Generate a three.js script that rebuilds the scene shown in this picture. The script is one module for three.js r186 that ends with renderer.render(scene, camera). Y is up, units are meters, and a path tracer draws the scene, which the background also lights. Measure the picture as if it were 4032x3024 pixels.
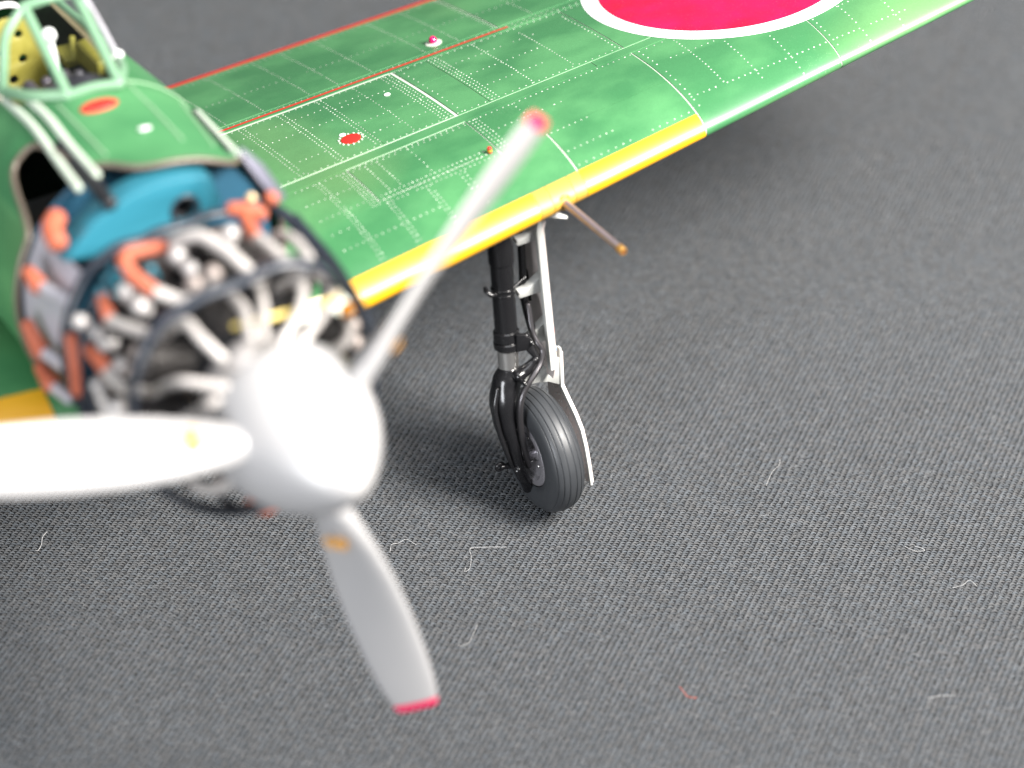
import * as THREE from 'three';
import { RoundedBoxGeometry } from 'three/addons/geometries/RoundedBoxGeometry.js';
import { mergeGeometries, mergeVertices, toCreasedNormals } from 'three/addons/utils/BufferGeometryUtils.js';
import { RectAreaLightUniformsLib } from 'three/addons/lights/RectAreaLightUniformsLib.js';

// ---------------------------------------------------------------- camera, lights, exposure
const MM = 0.001;                                   // shapes below are written in millimetres
const V = (x, y, z) => new THREE.Vector3(x, y, z);
const scene = new THREE.Scene();
const camera = new THREE.PerspectiveCamera(13.9054, 4 / 3, 0.05, 20);
camera.position.set(-0.114248, 0.328751, 0.284155);
camera.quaternion.setFromRotationMatrix(new THREE.Matrix4().makeBasis(
  V(0.872768, 0.008479, 0.488061), V(0.322528, 0.740488, -0.589621), V(-0.366402, 0.672016, 0.643540)));
camera.focus = 0.4635;
camera.userData.fStop = 10.4;
scene.background = new THREE.Color(0.11, 0.11, 0.115);       // dim even room light
const renderer = new THREE.WebGLRenderer({ antialias: true });
renderer.toneMapping = THREE.LinearToneMapping;
renderer.toneMappingExposure = 2.0;
renderer.shadowMap.enabled = true;
RectAreaLightUniformsLib.init();
function softbox(pos, aim, w, h, intensity, color) {
  const l = new THREE.RectAreaLight(color, intensity, w, h);
  l.position.set(...pos); l.lookAt(...aim); scene.add(l);
}
softbox([0.24, 0.36, 0.21], [0.045, 0.02, 0.0], 0.17, 0.17, 48, 0xfffaf4);      // key, to the right of the nose
softbox([-0.08, 0.62, 0.10], [0.03, 0.0, -0.02], 0.42, 0.36, 2, 0xf7faff);        // overhead panel
softbox([-0.46, 0.19, 0.30], [0.03, 0.04, -0.02], 0.22, 0.20, 13, 0xf7faff);      // low fill, left of the lens

// ---------------------------------------------------------------- helpers
let seed = 12345;
const rnd = () => { seed = (seed * 1664525 + 1013904223) >>> 0; return seed / 4294967296; };
const rr = (a, b) => a + (b - a) * rnd();
const used = {};
function numbered(n) { used[n] = (used[n] ?? -1) + 1; return used[n] ? n + '_' + String(used[n]).padStart(3, '0') : n; }
function tag(o, label, category, group) { o.userData.label = label; o.userData.category = category; if (group) o.userData.group = group; return o; }
function merged(gs) {
  gs = (Array.isArray(gs) ? gs : [gs]).map((g) => {
    g = g.index ? g.toNonIndexed() : g;
    if (!g.attributes.normal) g.computeVertexNormals();
    if (!g.attributes.uv) g.setAttribute('uv', new THREE.Float32BufferAttribute(new Float32Array(g.attributes.position.count * 2), 2));
    for (const k of Object.keys(g.attributes)) if (!['position', 'normal', 'uv', 'color'].includes(k)) g.deleteAttribute(k);
    return g;
  });
  return gs.length > 1 ? mergeGeometries(gs) : gs[0];
}
function mesh(name, gs, mat, parent) {
  const g = merged(gs); g.scale(MM, MM, MM);
  const o = new THREE.Mesh(g, mat); o.name = numbered(name); o.castShadow = o.receiveShadow = true;
  (parent || scene).add(o); return o;
}
function part(name, parent) { const g = new THREE.Group(); g.name = numbered(name); parent.add(g); return g; }
const std = (c, roughness = 0.5, metalness = 0, o = {}) => {
  const m = new THREE.MeshPhysicalMaterial({ roughness, metalness, side: THREE.DoubleSide, ...o }); m.color.setRGB(...c); return m;
};
const C = (a) => V(...a);
// geometry from a grid of points f(i, j), i = 0..n, j = 0..m
function grid(n, m, f, flip) {
  const p = [], uv = [], id = [];
  for (let j = 0; j <= m; j++) for (let i = 0; i <= n; i++) { const q = f(i / n, j / m); p.push(q[0], q[1], q[2]); uv.push(q[3] ?? i / n, q[4] ?? j / m); }
  for (let j = 0; j < m; j++) for (let i = 0; i < n; i++) {
    const a = j * (n + 1) + i, b = a + 1, c = a + n + 1, d = c + 1;
    flip ? id.push(a, c, b, b, c, d) : id.push(a, b, c, b, d, c);
  }
  const g = new THREE.BufferGeometry();
  g.setAttribute('position', new THREE.Float32BufferAttribute(p, 3)); g.setAttribute('uv', new THREE.Float32BufferAttribute(uv, 2));
  g.setIndex(id); g.computeVertexNormals(); return g;
}
// round bar through points with a radius per point (number, or [a, b] for an oval), rounded ends
function sweep(pts, rad, { seg = 0, rs = 12, hint = V(1, 0, 0), cap = true } = {}) {
  const n = pts.length, curve = new THREE.CatmullRomCurve3(pts.map(C), false, 'centripetal'), rows = [];
  seg = seg || Math.max(4, (n - 1) * 8);
  const R = (t) => {
    if (!Array.isArray(rad)) return [rad, rad];
    const k = Math.min(t * (n - 1), n - 1.0001), i = Math.floor(k), f = k - i, s = f * f * (3 - 2 * f), A = rad[i], B = rad[i + 1];
    const a = Array.isArray(A) ? A : [A, A], b = Array.isArray(B) ? B : [B, B];
    return [a[0] + (b[0] - a[0]) * s, a[1] + (b[1] - a[1]) * s];
  };
  let nrm = null;
  const at = (t, shrink, push) => {
    const p = curve.getPoint(t), tan = curve.getTangent(Math.min(Math.max(t, 1e-4), 1 - 1e-4)).normalize();
    if (!nrm) nrm = hint.clone();
    nrm.addScaledVector(tan, -nrm.dot(tan));
    if (nrm.lengthSq() < 1e-6) nrm.set(tan.y, tan.z, tan.x).addScaledVector(tan, -(tan.y * tan.x + tan.z * tan.y + tan.x * tan.z));
    nrm.normalize();
    const bi = tan.clone().cross(nrm), [a, b] = R(t), row = [];
    p.addScaledVector(tan, push * (a + b) / 2);
    for (let k = 0; k <= rs; k++) { const w = k / rs * Math.PI * 2; row.push(p.clone().addScaledVector(nrm, Math.cos(w) * a * shrink).addScaledVector(bi, Math.sin(w) * b * shrink)); }
    rows.push(row);
  };
  if (cap) for (const w of [0, 30, 60]) at(0, Math.sin(w * Math.PI / 180) + 1e-4, -0.6 * Math.cos(w * Math.PI / 180));
  for (let i = 0; i <= seg; i++) at(i / seg, 1, 0);
  if (cap) for (const w of [60, 30, 0]) at(1, Math.sin(w * Math.PI / 180) + 1e-4, 0.6 * Math.cos(w * Math.PI / 180));
  return grid(rs, rows.length - 1, (u, v) => { const q = rows[Math.round(v * (rows.length - 1))][Math.round(u * rs)]; return [q.x, q.y, q.z]; });
}
function lathe(profile, seg = 32, crease = 0.55) { const g = new THREE.LatheGeometry(profile.map((p) => new THREE.Vector2(Math.max(p[0], 1e-4), p[1])), seg); return crease ? toCreasedNormals(g, crease) : g; }
function aim(g, from, to) {                          // turns a shape made along +y so that it starts at from and points to to
  const d = C(to).sub(C(from)).normalize();
  return g.applyQuaternion(new THREE.Quaternion().setFromUnitVectors(V(0, 1, 0), d)).translate(...from);
}
function rod(a, b, r0, r1 = r0, seg = 20, bev = 0.12) {
  const h = C(a).distanceTo(C(b)), e0 = Math.min(bev, r0 * 0.4), e1 = Math.min(bev, r1 * 0.4);
  return aim(lathe([[0, 0], [r0 - e0, 0], [r0, e0], [r1, h - e1], [r1 - e1, h], [0, h]], seg), a, b);
}
const ball = (p, r, w = 14) => new THREE.SphereGeometry(r, w, Math.round(w * 0.7)).translate(...p);
// plate: outline in (a, b) along axes ax and bx from origin, thickness along their cross product
function plate(o, ax, bx, outline, t, bev = 0.1, holes = []) {
  const s = new THREE.Shape(outline.map((p) => new THREE.Vector2(p[0], p[1])));
  for (const [x, y, r] of holes) s.holes.push(new THREE.Path().absarc(x, y, r, 0, Math.PI * 2, true));
  const g = new THREE.ExtrudeGeometry(s, { depth: t - 2 * bev, bevelEnabled: bev > 0, bevelThickness: bev, bevelSize: bev, bevelOffset: -bev, bevelSegments: 2, curveSegments: 20 });
  const a = C(ax).normalize(), b = C(bx).normalize(), c = a.clone().cross(b);
  return toCreasedNormals(g.translate(0, 0, bev).applyMatrix4(new THREE.Matrix4().makeBasis(a, b, c).setPosition(...o)), 0.6);
}
// smooth value noise that tiles over period per
function hash(x, y, s) { let h = (x * 374761393 + y * 668265263 + s * 1442695041) | 0; h = Math.imul(h ^ (h >>> 13), 1274126177); h ^= h >>> 16; return (h >>> 0) / 4294967296; }
function noise(x, y, s = 0, per = 1 << 16) {
  const xi = Math.floor(x), yi = Math.floor(y), fx = x - xi, fy = y - yi, u = fx * fx * (3 - 2 * fx), v = fy * fy * (3 - 2 * fy), m = (k) => ((k % per) + per) % per;
  const a = hash(m(xi), m(yi), s), b = hash(m(xi + 1), m(yi), s), c = hash(m(xi), m(yi + 1), s), d = hash(m(xi + 1), m(yi + 1), s);
  return a + (b - a) * u + (c - a) * v + (a - b - c + d) * u * v;
}
const fbm = (x, y, s, n = 4) => { let t = 0, a = 0.5; for (let i = 0; i < n; i++) { t += a * noise(x, y, s + i); x *= 2.03; y *= 2.03; a /= 2; } return t / (1 - Math.pow(0.5, n)); };
function texture(w, h, f, srgb = true, repeat) {
  const d = new Uint8Array(w * h * 4), enc = (x) => Math.round(255 * Math.min(1, Math.max(0, srgb ? (x <= 0.0031308 ? 12.92 * x : 1.055 * Math.pow(x, 1 / 2.4) - 0.055) : x)));
  for (let y = 0; y < h; y++) for (let x = 0; x < w; x++) { const c = f(x / w, y / h), k = (y * w + x) * 4; d[k] = enc(c[0]); d[k + 1] = enc(c[1]); d[k + 2] = enc(c[2]); d[k + 3] = 255; }
  const t = new THREE.DataTexture(d, w, h); t.magFilter = t.minFilter = THREE.LinearFilter; t.wrapS = t.wrapT = THREE.RepeatWrapping;
  if (srgb) t.colorSpace = THREE.SRGBColorSpace;
  if (repeat) t.repeat.set(...repeat);
  t.needsUpdate = true; return t;
}

// ---------------------------------------------------------------- materials
const mixc = (a, b, t) => a.map((x, i) => x + (b[i] - x) * t);
// sprayed green: deep green with paler yellow-green clouds and fine dust; u is 1 per 150 mm of span
const paintMap = texture(2048, 1024, (u, v) => {
  const X = u * 150, Z = v * 75, cloud = fbm(X / 9, Z / 7, 3, 4), fine = noise(X * 9, Z * 9, 11), big = fbm(X / 26, Z / 22, 21, 2);
  let c = mixc([0.040, 0.160, 0.062], [0.072, 0.232, 0.092], Math.min(1, Math.max(0, (cloud - 0.36) * 2.6)));
  c = mixc(c, [0.14, 0.26, 0.10], Math.min(1, Math.max(0, (big - 0.56) * 3.2)) * 0.6);
  const k = 0.93 + 0.14 * fine; c = c.map((x) => x * k);
  const sp = noise(X * 13.7, Z * 13.7, 31); if (sp > 0.955) c = mixc(c, [0.55, 0.62, 0.45], (sp - 0.955) * 11 * (0.25 + 0.75 * noise(X / 14, Z / 14, 37)));
  return c;
});
const roughMap = texture(512, 512, (u, v) => { const n = 0.72 + 0.5 * (fbm(u * 24, v * 24, 51, 4) - 0.5); return [n, n, n]; }, false);
const M = {
  green: std([1, 1, 1], 0.5, 0, { map: paintMap, roughnessMap: roughMap, clearcoat: 0.15, clearcoatRoughness: 0.4 }),
  body: std([0.05, 0.22, 0.078], 0.42, 0, { clearcoat: 0.3, clearcoatRoughness: 0.3 }),
  frameGreen: std([0.15, 0.28, 0.17], 0.4, 0, { clearcoat: 0.3, clearcoatRoughness: 0.3 }),
  yellow: std([0.70, 0.35, 0.003], 0.45, 0, { clearcoat: 0.6, clearcoatRoughness: 0.34 }),
  dullYellow: std([0.52, 0.29, 0.04], 0.5, 0.15, { clearcoat: 0.25, clearcoatRoughness: 0.4 }),
  pale: std([0.56, 0.60, 0.52], 0.5), white: std([0.86, 0.86, 0.86], 0.45), red: std([0.50, 0.022, 0.015], 0.5),
  disc: std([1, 1, 1], 0.42, 0, { map: texture(1024, 1024, (u, v) => {
    const g = fbm(u * 9, v * 9, 61, 4), s = noise(u * 620, v * 620, 67); let c = mixc([0.40, 0.003, 0.02], [0.40, 0.006, 0.085], g);
    if (s > 0.93) c = mixc(c, [0.95, 0.62, 0.7], (s - 0.93) * 9 * (0.2 + 0.8 * noise(u * 30, v * 30, 71))); return c; }) }),
  black: std([0.008, 0.008, 0.009], 0.26, 0, { clearcoat: 0.35, clearcoatRoughness: 0.12, specularIntensity: 0.6 }),
  soot: std([0.02, 0.021, 0.024], 0.45, 0.2), ring: std([0.022, 0.028, 0.04], 0.38, 0.1, { clearcoat: 0.4, clearcoatRoughness: 0.3 }),
  steel: std([0.62, 0.61, 0.59], 0.24, 0.95), gun: std([0.42, 0.36, 0.40], 0.34, 0.75), brass: std([0.75, 0.42, 0.12], 0.3, 0.8),
  cover: std([0.50, 0.51, 0.49], 0.45, 0, { clearcoat: 0.2, clearcoatRoughness: 0.3 }),
  coverIn: std([0.60, 0.54, 0.51], 0.5), hub: std([0.30, 0.29, 0.31], 0.34, 0.55),
  rubber: std([0.036, 0.039, 0.043], 0.62, 0, { roughnessMap: roughMap }),
  prop: std([0.36, 0.355, 0.355], 0.42, 0.0, { clearcoat: 0.5, clearcoatRoughness: 0.25 }), tip: std([0.75, 0.012, 0.10], 0.45),
  gold: std([0.70, 0.33, 0.03], 0.45), alloy: std([0.42, 0.40, 0.39], 0.4, 0.25), tube: std([0.42, 0.395, 0.375], 0.38, 0.1),
  rust: std([0.40, 0.10, 0.05], 0.6), teal: std([0.022, 0.15, 0.205], 0.4, 0, { clearcoat: 0.4, clearcoatRoughness: 0.25 }),
  olive: std([0.25, 0.225, 0.04], 0.45), tan: std([0.55, 0.43, 0.25], 0.5), lavender: std([0.40, 0.39, 0.43], 0.45, 0.2),
  clear: std([0.9, 0.95, 0.92], 0.08, 0, { transmission: 1, thickness: 0, ior: 1.45 }),
};
for (const m of [M.black, M.hub, M.gun]) m.roughnessMap = roughMap, m.roughness *= 1.25;

// ---------------------------------------------------------------- the cloth
const cloth = part('table_cloth', scene); cloth.userData.kind = 'structure';
const AZ = 0.5098;                                   // the rows of the knit run across the picture
cloth.position.set(0.06, 0.00087, -0.03); cloth.rotation.y = -AZ;
const wave = (x, z) => 0.22 * (fbm(x / 26 + 40, z / 26 + 40, 81, 2) - 0.5);
mesh('backing', grid(120, 120, (u, v) => { const x = (u - 0.5) * 1200, z = (v - 0.5) * 1200; return [x, wave(x, z) - 0.34, z, x / 60, z / 60]; }, true), std([0.012, 0.013, 0.015], 0.9), cloth);
{
  // every stitch is a small bent bead of yarn
  const g = merged(sweep([[-0.44, -0.10, 0.10], [-0.2, 0.05, 0.02], [0.12, 0.06, -0.02], [0.44, -0.12, 0.06]], [[0.09, 0.10], [0.16, 0.165], [0.15, 0.155], [0.08, 0.09]], { seg: 6, rs: 6, hint: V(0, 1, 0) }));
  g.scale(MM, MM, MM);
  const px = 0.9, pz = 0.46, x0 = -150, x1 = 150, z0 = -215, z1 = 135, nx = Math.round((x1 - x0) / px), nz = Math.round((z1 - z0) / pz);
  const spots = [];
  for (let j = 0; j < nz; j++) for (let i = 0; i < nx; i++) {
    const z = z0 + j * pz, half = 96 + 0.20 * -z;                  // only as wide as the lens can see, with room to step aside
    const x = x0 + i * px + 0.9 - ((j * 0.19) % 0.9);
    if (Math.abs(x - 4) > half) continue;
    spots.push([x, z]);
  }
  const st = new THREE.InstancedMesh(g, std([1, 1, 1], 0.78, 0, { sheen: 0.35, sheenRoughness: 0.5, sheenColor: new THREE.Color(0.5, 0.52, 0.55) }), spots.length), d = new THREE.Object3D(), col = new THREE.Color();
  spots.forEach(([x, z], k) => {
    const drift = 0.9 * (fbm(x / 60, z / 60, 91, 2) - 0.5);
    d.position.set((x + drift + rr(-0.07, 0.07)) * MM, (wave(x, z) - 0.17 + rr(-0.03, 0.03)) * MM, (z + drift * 0.5 + rr(-0.025, 0.025)) * MM);
    d.rotation.set(rr(-0.14, 0.14), 0.16 + rr(-0.2, 0.2), rr(-0.1, 0.1)); const s = rr(0.9, 1.08); d.scale.set(s, s * rr(0.8, 1.15), s); d.updateMatrix(); st.setMatrixAt(k, d.matrix);
    const t = 0.074 * (0.80 + 0.40 * rnd()), h = rr(-0.05, 0.05);
    st.setColorAt(k, col.setRGB(t * (0.93 + h), t, t * (1.08 - h)));
  });
  st.name = 'knit_stitch'; st.userData.kind = 'stuff'; st.castShadow = st.receiveShadow = true; cloth.add(st);
  // loose nap: fine short hairs standing out of the knit
  const hg = merged(sweep([[-0.5, 0, 0], [-0.15, 0.14, 0.10], [0.2, 0.10, -0.08], [0.5, 0.02, 0.06]], 0.013, { seg: 8, rs: 4, hint: V(0, 1, 0) })); hg.scale(MM, MM, MM);
  const N = 16000, fz = new THREE.InstancedMesh(hg, std([0.30, 0.31, 0.32], 0.7), N);
  for (let k = 0; k < N; k++) {
    const z = rr(-60, 130), x = rr(-100, 110); d.position.set(x * MM, (wave(x, z) + rr(-0.02, 0.08)) * MM, z * MM); d.rotation.set(rr(-0.5, 0.5), rr(0, 6.28), rr(-0.3, 0.3)); d.scale.setScalar(rr(0.4, 1.1)); d.updateMatrix(); fz.setMatrixAt(k, d.matrix);
  }
  fz.name = 'fuzz'; fz.userData.kind = 'stuff'; fz.castShadow = fz.receiveShadow = true; cloth.add(fz);
}

// ---------------------------------------------------------------- the model aeroplane: x to its left wing, y up, z to its nose, in mm
const plane = part('model_airplane', scene);
plane.position.set(0, 70.619 * MM, 33.676 * MM); plane.rotation.x = -0.171442;
tag(plane, 'green scale model propeller fighter with yellow wing edges standing on the dark cloth', 'model airplane');

// wing surface, from span x and chord share c (negative: lower side)
const LEy = (x) => -18.54 + x * 0.10002, LEz = (x) => -44.02 - x * 0.06834, chord = (x) => LEz(x) - (-129.143 + x * 0.14070);
function wing(x, c, off = 0) {
  const P = (X) => {
    const a = Math.min(Math.abs(c), 1), ch = chord(X), t = 0.135 - 0.0003 * X;
    const yt = 5 * t * (0.2969 * Math.sqrt(a) - 0.126 * a - 0.3516 * a * a + 0.2843 * a ** 3 - 0.1015 * a ** 4), m = 0.018 * (1 - ((a - 0.25) / (a < 0.25 ? 0.25 : 0.75)) ** 2);
    return V(X, LEy(X) + ch * (m + (c >= 0 ? yt : -yt)) - 2.5 * a, LEz(X) - ch * a);
  };
  const p = P(x);
  if (off) {
    const keep = c, q = Math.sign(c || 1) * Math.sqrt(Math.abs(c)), h = 0.004, dc = (qq) => { c = qq * Math.abs(qq); return P(x); };
    const a = dc(q + h), b = dc(q - h); c = keep;
    p.addScaledVector(V(1, 0.1, 0).normalize().cross(a.sub(b)).normalize(), off);
  }
  return p;
}
const Q = (c) => Math.sign(c) * Math.sqrt(Math.abs(c)), Ci = (q) => q * Math.abs(q);
const uvw = (x, c) => [x / 150, c];
function skin(x0, x1, c0, c1, off, nx, nc) {
  const q0 = Q(c0), q1 = Q(c1);
  return grid(nx, nc, (u, v) => { const x = x0 + (x1 - x0) * u, c = Ci(q0 + (q1 - q0) * v), p = wing(x, c, off); return [p.x, p.y, p.z, ...uvw(x, c)]; });
}
// one sheet of skin with a folded edge all round; gaps in mm: [inboard, outboard, front, rear]
function panel(x0, x1, c0, c1, gaps = [0.09, 0.09, 0.09, 0.09], top = 0.1, depth = 0.14) {
  const xm = (x0 + x1) / 2, k = chord(xm);
  x0 += gaps[0]; x1 -= gaps[1]; c0 += gaps[2] / k; c1 -= gaps[3] / k;
  const nx = Math.max(2, Math.round((x1 - x0) / 3)), nc = Math.max(6, Math.round((Q(c1) - Q(c0)) * 48)), q0 = Q(c0), q1 = Q(c1), lo = top - depth;
  const edge = (n, f) => grid(n, 1, (u, v) => { const [x, c] = f(u), p = wing(x, c, v ? lo : top); return [p.x, p.y, p.z, ...uvw(x, c)]; });
  return [skin(x0, x1, c0, c1, top, nx, nc), edge(nc, (u) => [x0, Ci(q0 + (q1 - q0) * u)]), edge(nc, (u) => [x1, Ci(q0 + (q1 - q0) * u)]), edge(nx, (u) => [x0 + (x1 - x0) * u, c0]), edge(nx, (u) => [x0 + (x1 - x0) * u, c1])];
}
const W = part('wing', plane);
mesh('wing_core', grid(50, 120, (u, v) => { const q = 1 - 2 * v, x = 13 + 139 * u, p = wing(x, Ci(q), -0.02); return [p.x, p.y, p.z, ...uvw(x, Ci(Math.abs(q)))]; }, true), M.pale, W);
mesh('wing_underside', skin(13, 152, -1, -0.05, 0.08, 40, 60), std([0.42, 0.44, 0.42], 0.5), W);
const P = (...a) => mesh('wing_panel', panel(...a), M.green, W), g1 = 0.05, g2 = 0.16, g0 = 0;
P(14, 30, 0.0345, 0.985, [0, 0, 0.02, 0.02]);
mesh('flap', panel(30, 77.85, 0.675, 0.985, [0, 0.1, g1, 0.02]), M.green, W);
mesh('aileron', panel(77.95, 151, 0.675, 0.995, [0.1, 0, g1, 0.02]), M.green, W);
P(30, 58.7, 0.641, 0.672, [0, 0, g2, 0.04]); P(58.7, 151, 0.641, 0.672, [0, 0, 0.04, 0.04]);
P(30, 46.95, 0.342, 0.636, [0.04, g0, g2, g2]);
P(46.95, 58.7, 0.458, 0.636, [g0, g2, g1, g2]);
P(46.95, 58.7, 0.342, 0.458, [g1, g2, g2, g1]);
P(59.0, 64.4, 0.342, 0.528, [0.1, 0.06, g1, g1]);
P(59.0, 64.4, 0.528, 0.638, [0.1, 0.06, g1, 0.05]);
P(64.4, 87.0, 0.342, 0.638, [0.06, 0.1, g1, 0.05]);
P(87.0, 151, 0.342, 0.638, [0.1, 0, g1, 0.05]);
P(30, 81.2, 0.310, 0.339, [0, 0.06, 0.03, 0.04]); P(81.2, 151, 0.310, 0.339, [0.06, 0, 0.02, 0.02]);
P(30, 39.4, 0.171, 0.308, [0, 0.1, g1, g0]); P(39.4, 58.8, 0.171, 0.308, [0.1, 0.1, g1, 0.16]);
P(30, 39.4, 0.0345, 0.171, [0, g0, 0.02, g0]); P(39.4, 58.6, 0.0345, 0.171, [g0, g0, 0.02, 0.12]);
P(58.8, 87.0, 0.155, 0.308, [0.1, 0.13, g1, g0]); P(58.6, 66.35, 0.0345, 0.155, [g0, 0.16, 0.02, g0]); P(66.35, 87.0, 0.0345, 0.155, [0.12, 0.13, 0.02, g0]);
P(87.0, 111.5, -0.05, 0.308, [0.13, 0.1, 0, g1]); P(111.5, 151, -0.05, 0.308, [0.1, 0, 0, g1]);
for (const [a, b, m] of [[28.2, 58.5, M.yellow], [58.5, 60.7, M.dullYellow], [60.7, 64.4, M.dullYellow], [64.4, 66.35, M.dullYellow], [66.35, 86.95, M.yellow]])
  mesh('yellow_leading_edge', panel(a, b, -0.05, 0.0345, [0.05, 0.05, 0, 0.01], 0.13, 0.17), m, W);
mesh('red_warning_stripe', skin(29.8, 79, 0.6515, 0.6592, 0.125, 40, 2), M.red, W);
mesh('red_trailing_edge', panel(29.8, 79, 0.9835, 1.0, [0, 0, 0, 0], 0.13, 0.16), M.red, W);
{
  const cx = 111.71, cz = -83.43, onWing = (r, a, off) => { const x = cx + r * Math.cos(a), z = cz + r * Math.sin(a), c = (LEz(x) - z) / chord(x), p = wing(x, Math.min(Math.max(c, 0.002), 0.99), off); return [p.x, p.y, p.z, 0.5 + r * Math.cos(a) / 46, 0.5 + r * Math.sin(a) / 46]; };
  mesh('roundel_border', grid(120, 4, (u, v) => onWing(20.05 + 2.55 * v, u * Math.PI * 2, 0.135), true), M.white, W);
  mesh('roundel', grid(120, 24, (u, v) => onWing(20.1 * v, u * Math.PI * 2, 0.15), true), M.disc, W);
}
// rivets: rows in (x, c), pitch in mm
{
  const rows = [];
  const rib = (x, c0, c1, n = 1, p = 0.8, w = 0.75) => { for (let k = 0; k < n; k++) rows.push([x + (k - (n - 1) / 2) * w, c0, x + (k - (n - 1) / 2) * w, c1, p]); };
  const span = (c, x0, x1, n = 1, p = 1.05, w = 0.011) => { for (let k = 0; k < n; k++) rows.push([x0, c + (k - (n - 1) / 2) * w, x1, c + (k - (n - 1) / 2) * w, p]); };
  for (const x of [33.2, 39.3, 46.8, 51.4, 57.1, 66, 71.5, 77.3, 84, 90.5, 97, 103, 109]) rib(x, 0.966, 0.682);
  span(0.803, 30, 77.5); span(0.966, 30, 77.5, 2, 1.0); span(0.79, 78.5, 120); span(0.663, 30, 87, 1, 1.0); span(0.648, 79, 110);
  rib(33.9, 0.625, 0.355, 2); rib(40.25, 0.625, 0.355, 2); rib(46.5, 0.625, 0.36, 2); rib(52.2, 0.625, 0.355, 1, 0.95); rib(57.4, 0.625, 0.35, 3, 0.8, 0.62);
  span(0.629, 30.5, 58.2); span(0.348, 30.5, 58.2); span(0.583, 30.8, 51.5); span(0.52, 31, 45); span(0.404, 35.5, 39.5); span(0.404, 47.5, 56); span(0.465, 47.3, 58.4, 1, 1.0); span(0.562, 47, 56);
  rib(60.0, 0.632, 0.35, 1, 1.6); rib(65.4, 0.63, 0.35, 3, 0.85, 0.62); rib(72.0, 0.63, 0.35); span(0.567, 66, 80); span(0.491, 66.8, 78); span(0.417, 66.8, 76); rib(79, 0.6, 0.36); rib(86.3, 0.6, 0.36, 1, 1.0);
  span(0.632, 59.2, 87, 1, 1.1); span(0.349, 59.3, 86.5, 1, 1.15); span(0.301, 31, 86.5, 1, 0.95); span(0.293, 40, 58.2, 1, 0.95);
  rib(34.45, 0.298, 0.045, 2, 0.78, 0.6); rib(38.6, 0.298, 0.165, 3, 0.78, 0.55); rib(41.8, 0.292, 0.195); rib(43.7, 0.292, 0.195); rib(48.8, 0.292, 0.195, 1, 1.2);
  span(0.178, 40.2, 57.6, 2, 0.72, 0.012); span(0.164, 40.2, 57.6, 2, 0.8, 0.012); span(0.093, 30.4, 45.8); span(0.186, 30.5, 37.4); span(0.243, 30.5, 37.4); span(0.138, 30.4, 33);
  rib(40.4, 0.16, 0.047, 2, 0.78, 0.6); rib(46.6, 0.155, 0.05, 2, 0.78, 0.6); rib(52, 0.15, 0.055, 2, 0.9, 0.8); rib(59.9, 0.3, 0.175, 3, 0.85, 0.6); rib(66.4, 0.3, 0.22, 1, 1.2); span(0.236, 60.6, 72); span(0.152, 67, 73); span(0.086, 67, 74.5); span(0.045, 67, 86, 1, 1.3);
  rib(93.6, 0.3, 0.08); rib(98.95, 0.3, 0.045, 1, 0.9); rib(105, 0.29, 0.012, 1, 1.0); rib(117.2, 0.3, 0.012, 1, 0.95); rib(123.3, 0.3, 0.01, 1, 0.95); rib(88, 0.3, 0.05, 1, 1.3); rib(112.3, 0.3, 0.02, 1, 1.1);
  rows.push([88, 0.079, 125, 0.044, 1.0], [90.5, 0.226, 102, 0.216, 1.05]); span(0.3, 88, 100, 1, 1.3); span(0.632, 88, 95); span(0.15, 116, 124);
  const pos = [], nor = [], col = [], idx = [], r = 0.118;
  let n = 0;
  for (const [xa, ca, xb, cb, pitch] of rows) {
    const len = wing(xa, ca).distanceTo(wing(xb, cb)), k = Math.max(1, Math.round(len / pitch));
    const faint = ca > 0.66 || cb > 0.66 ? -0.5 : rnd();
    for (let i = 0; i <= k; i++) {
      if (rnd() < 0.025) continue;
      const x = xa + (xb - xa) * i / k + rr(-0.05, 0.05), c = ca + (cb - ca) * i / k;
      if (Math.hypot(x - 111.71, wing(x, c).z + 83.43) < 22.9) continue;
      const p = wing(x, c, 0.1), q = wing(x, c, 1.1).sub(p).normalize(), a = V(1, 0, 0).addScaledVector(q, -q.x).normalize(), b = q.clone().cross(a), s = r * rr(0.82, 1.12), tone = (0.42 + 0.36 * rnd()) * (0.72 + 0.28 * faint);
      const put = (pt, nn) => { pos.push(pt.x, pt.y, pt.z); nor.push(nn.x, nn.y, nn.z); col.push(tone, tone * 1.02, tone * 0.93); };
      put(p.clone().addScaledVector(q, 0.07), q);
      for (let h = 0; h < 8; h++) { const w = h * Math.PI / 4, dir = a.clone().multiplyScalar(Math.cos(w)).addScaledVector(b, Math.sin(w)); put(p.clone().addScaledVector(dir, s).addScaledVector(q, 0.005), dir.multiplyScalar(0.7).add(q).normalize()); }
      for (let h = 0; h < 8; h++) idx.push(n, n + 1 + h, n + 1 + (h + 1) % 8);
      n += 9;
    }
  }
  const g = new THREE.BufferGeometry();
  g.setAttribute('position', new THREE.Float32BufferAttribute(pos, 3)); g.setAttribute('normal', new THREE.Float32BufferAttribute(nor, 3)); g.setAttribute('color', new THREE.Float32BufferAttribute(col, 3)); g.setIndex(idx);
  mesh('rivet', g, std([1, 1, 1], 0.45, 0, { vertexColors: true }), W).userData.kind = 'stuff';
}
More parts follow.
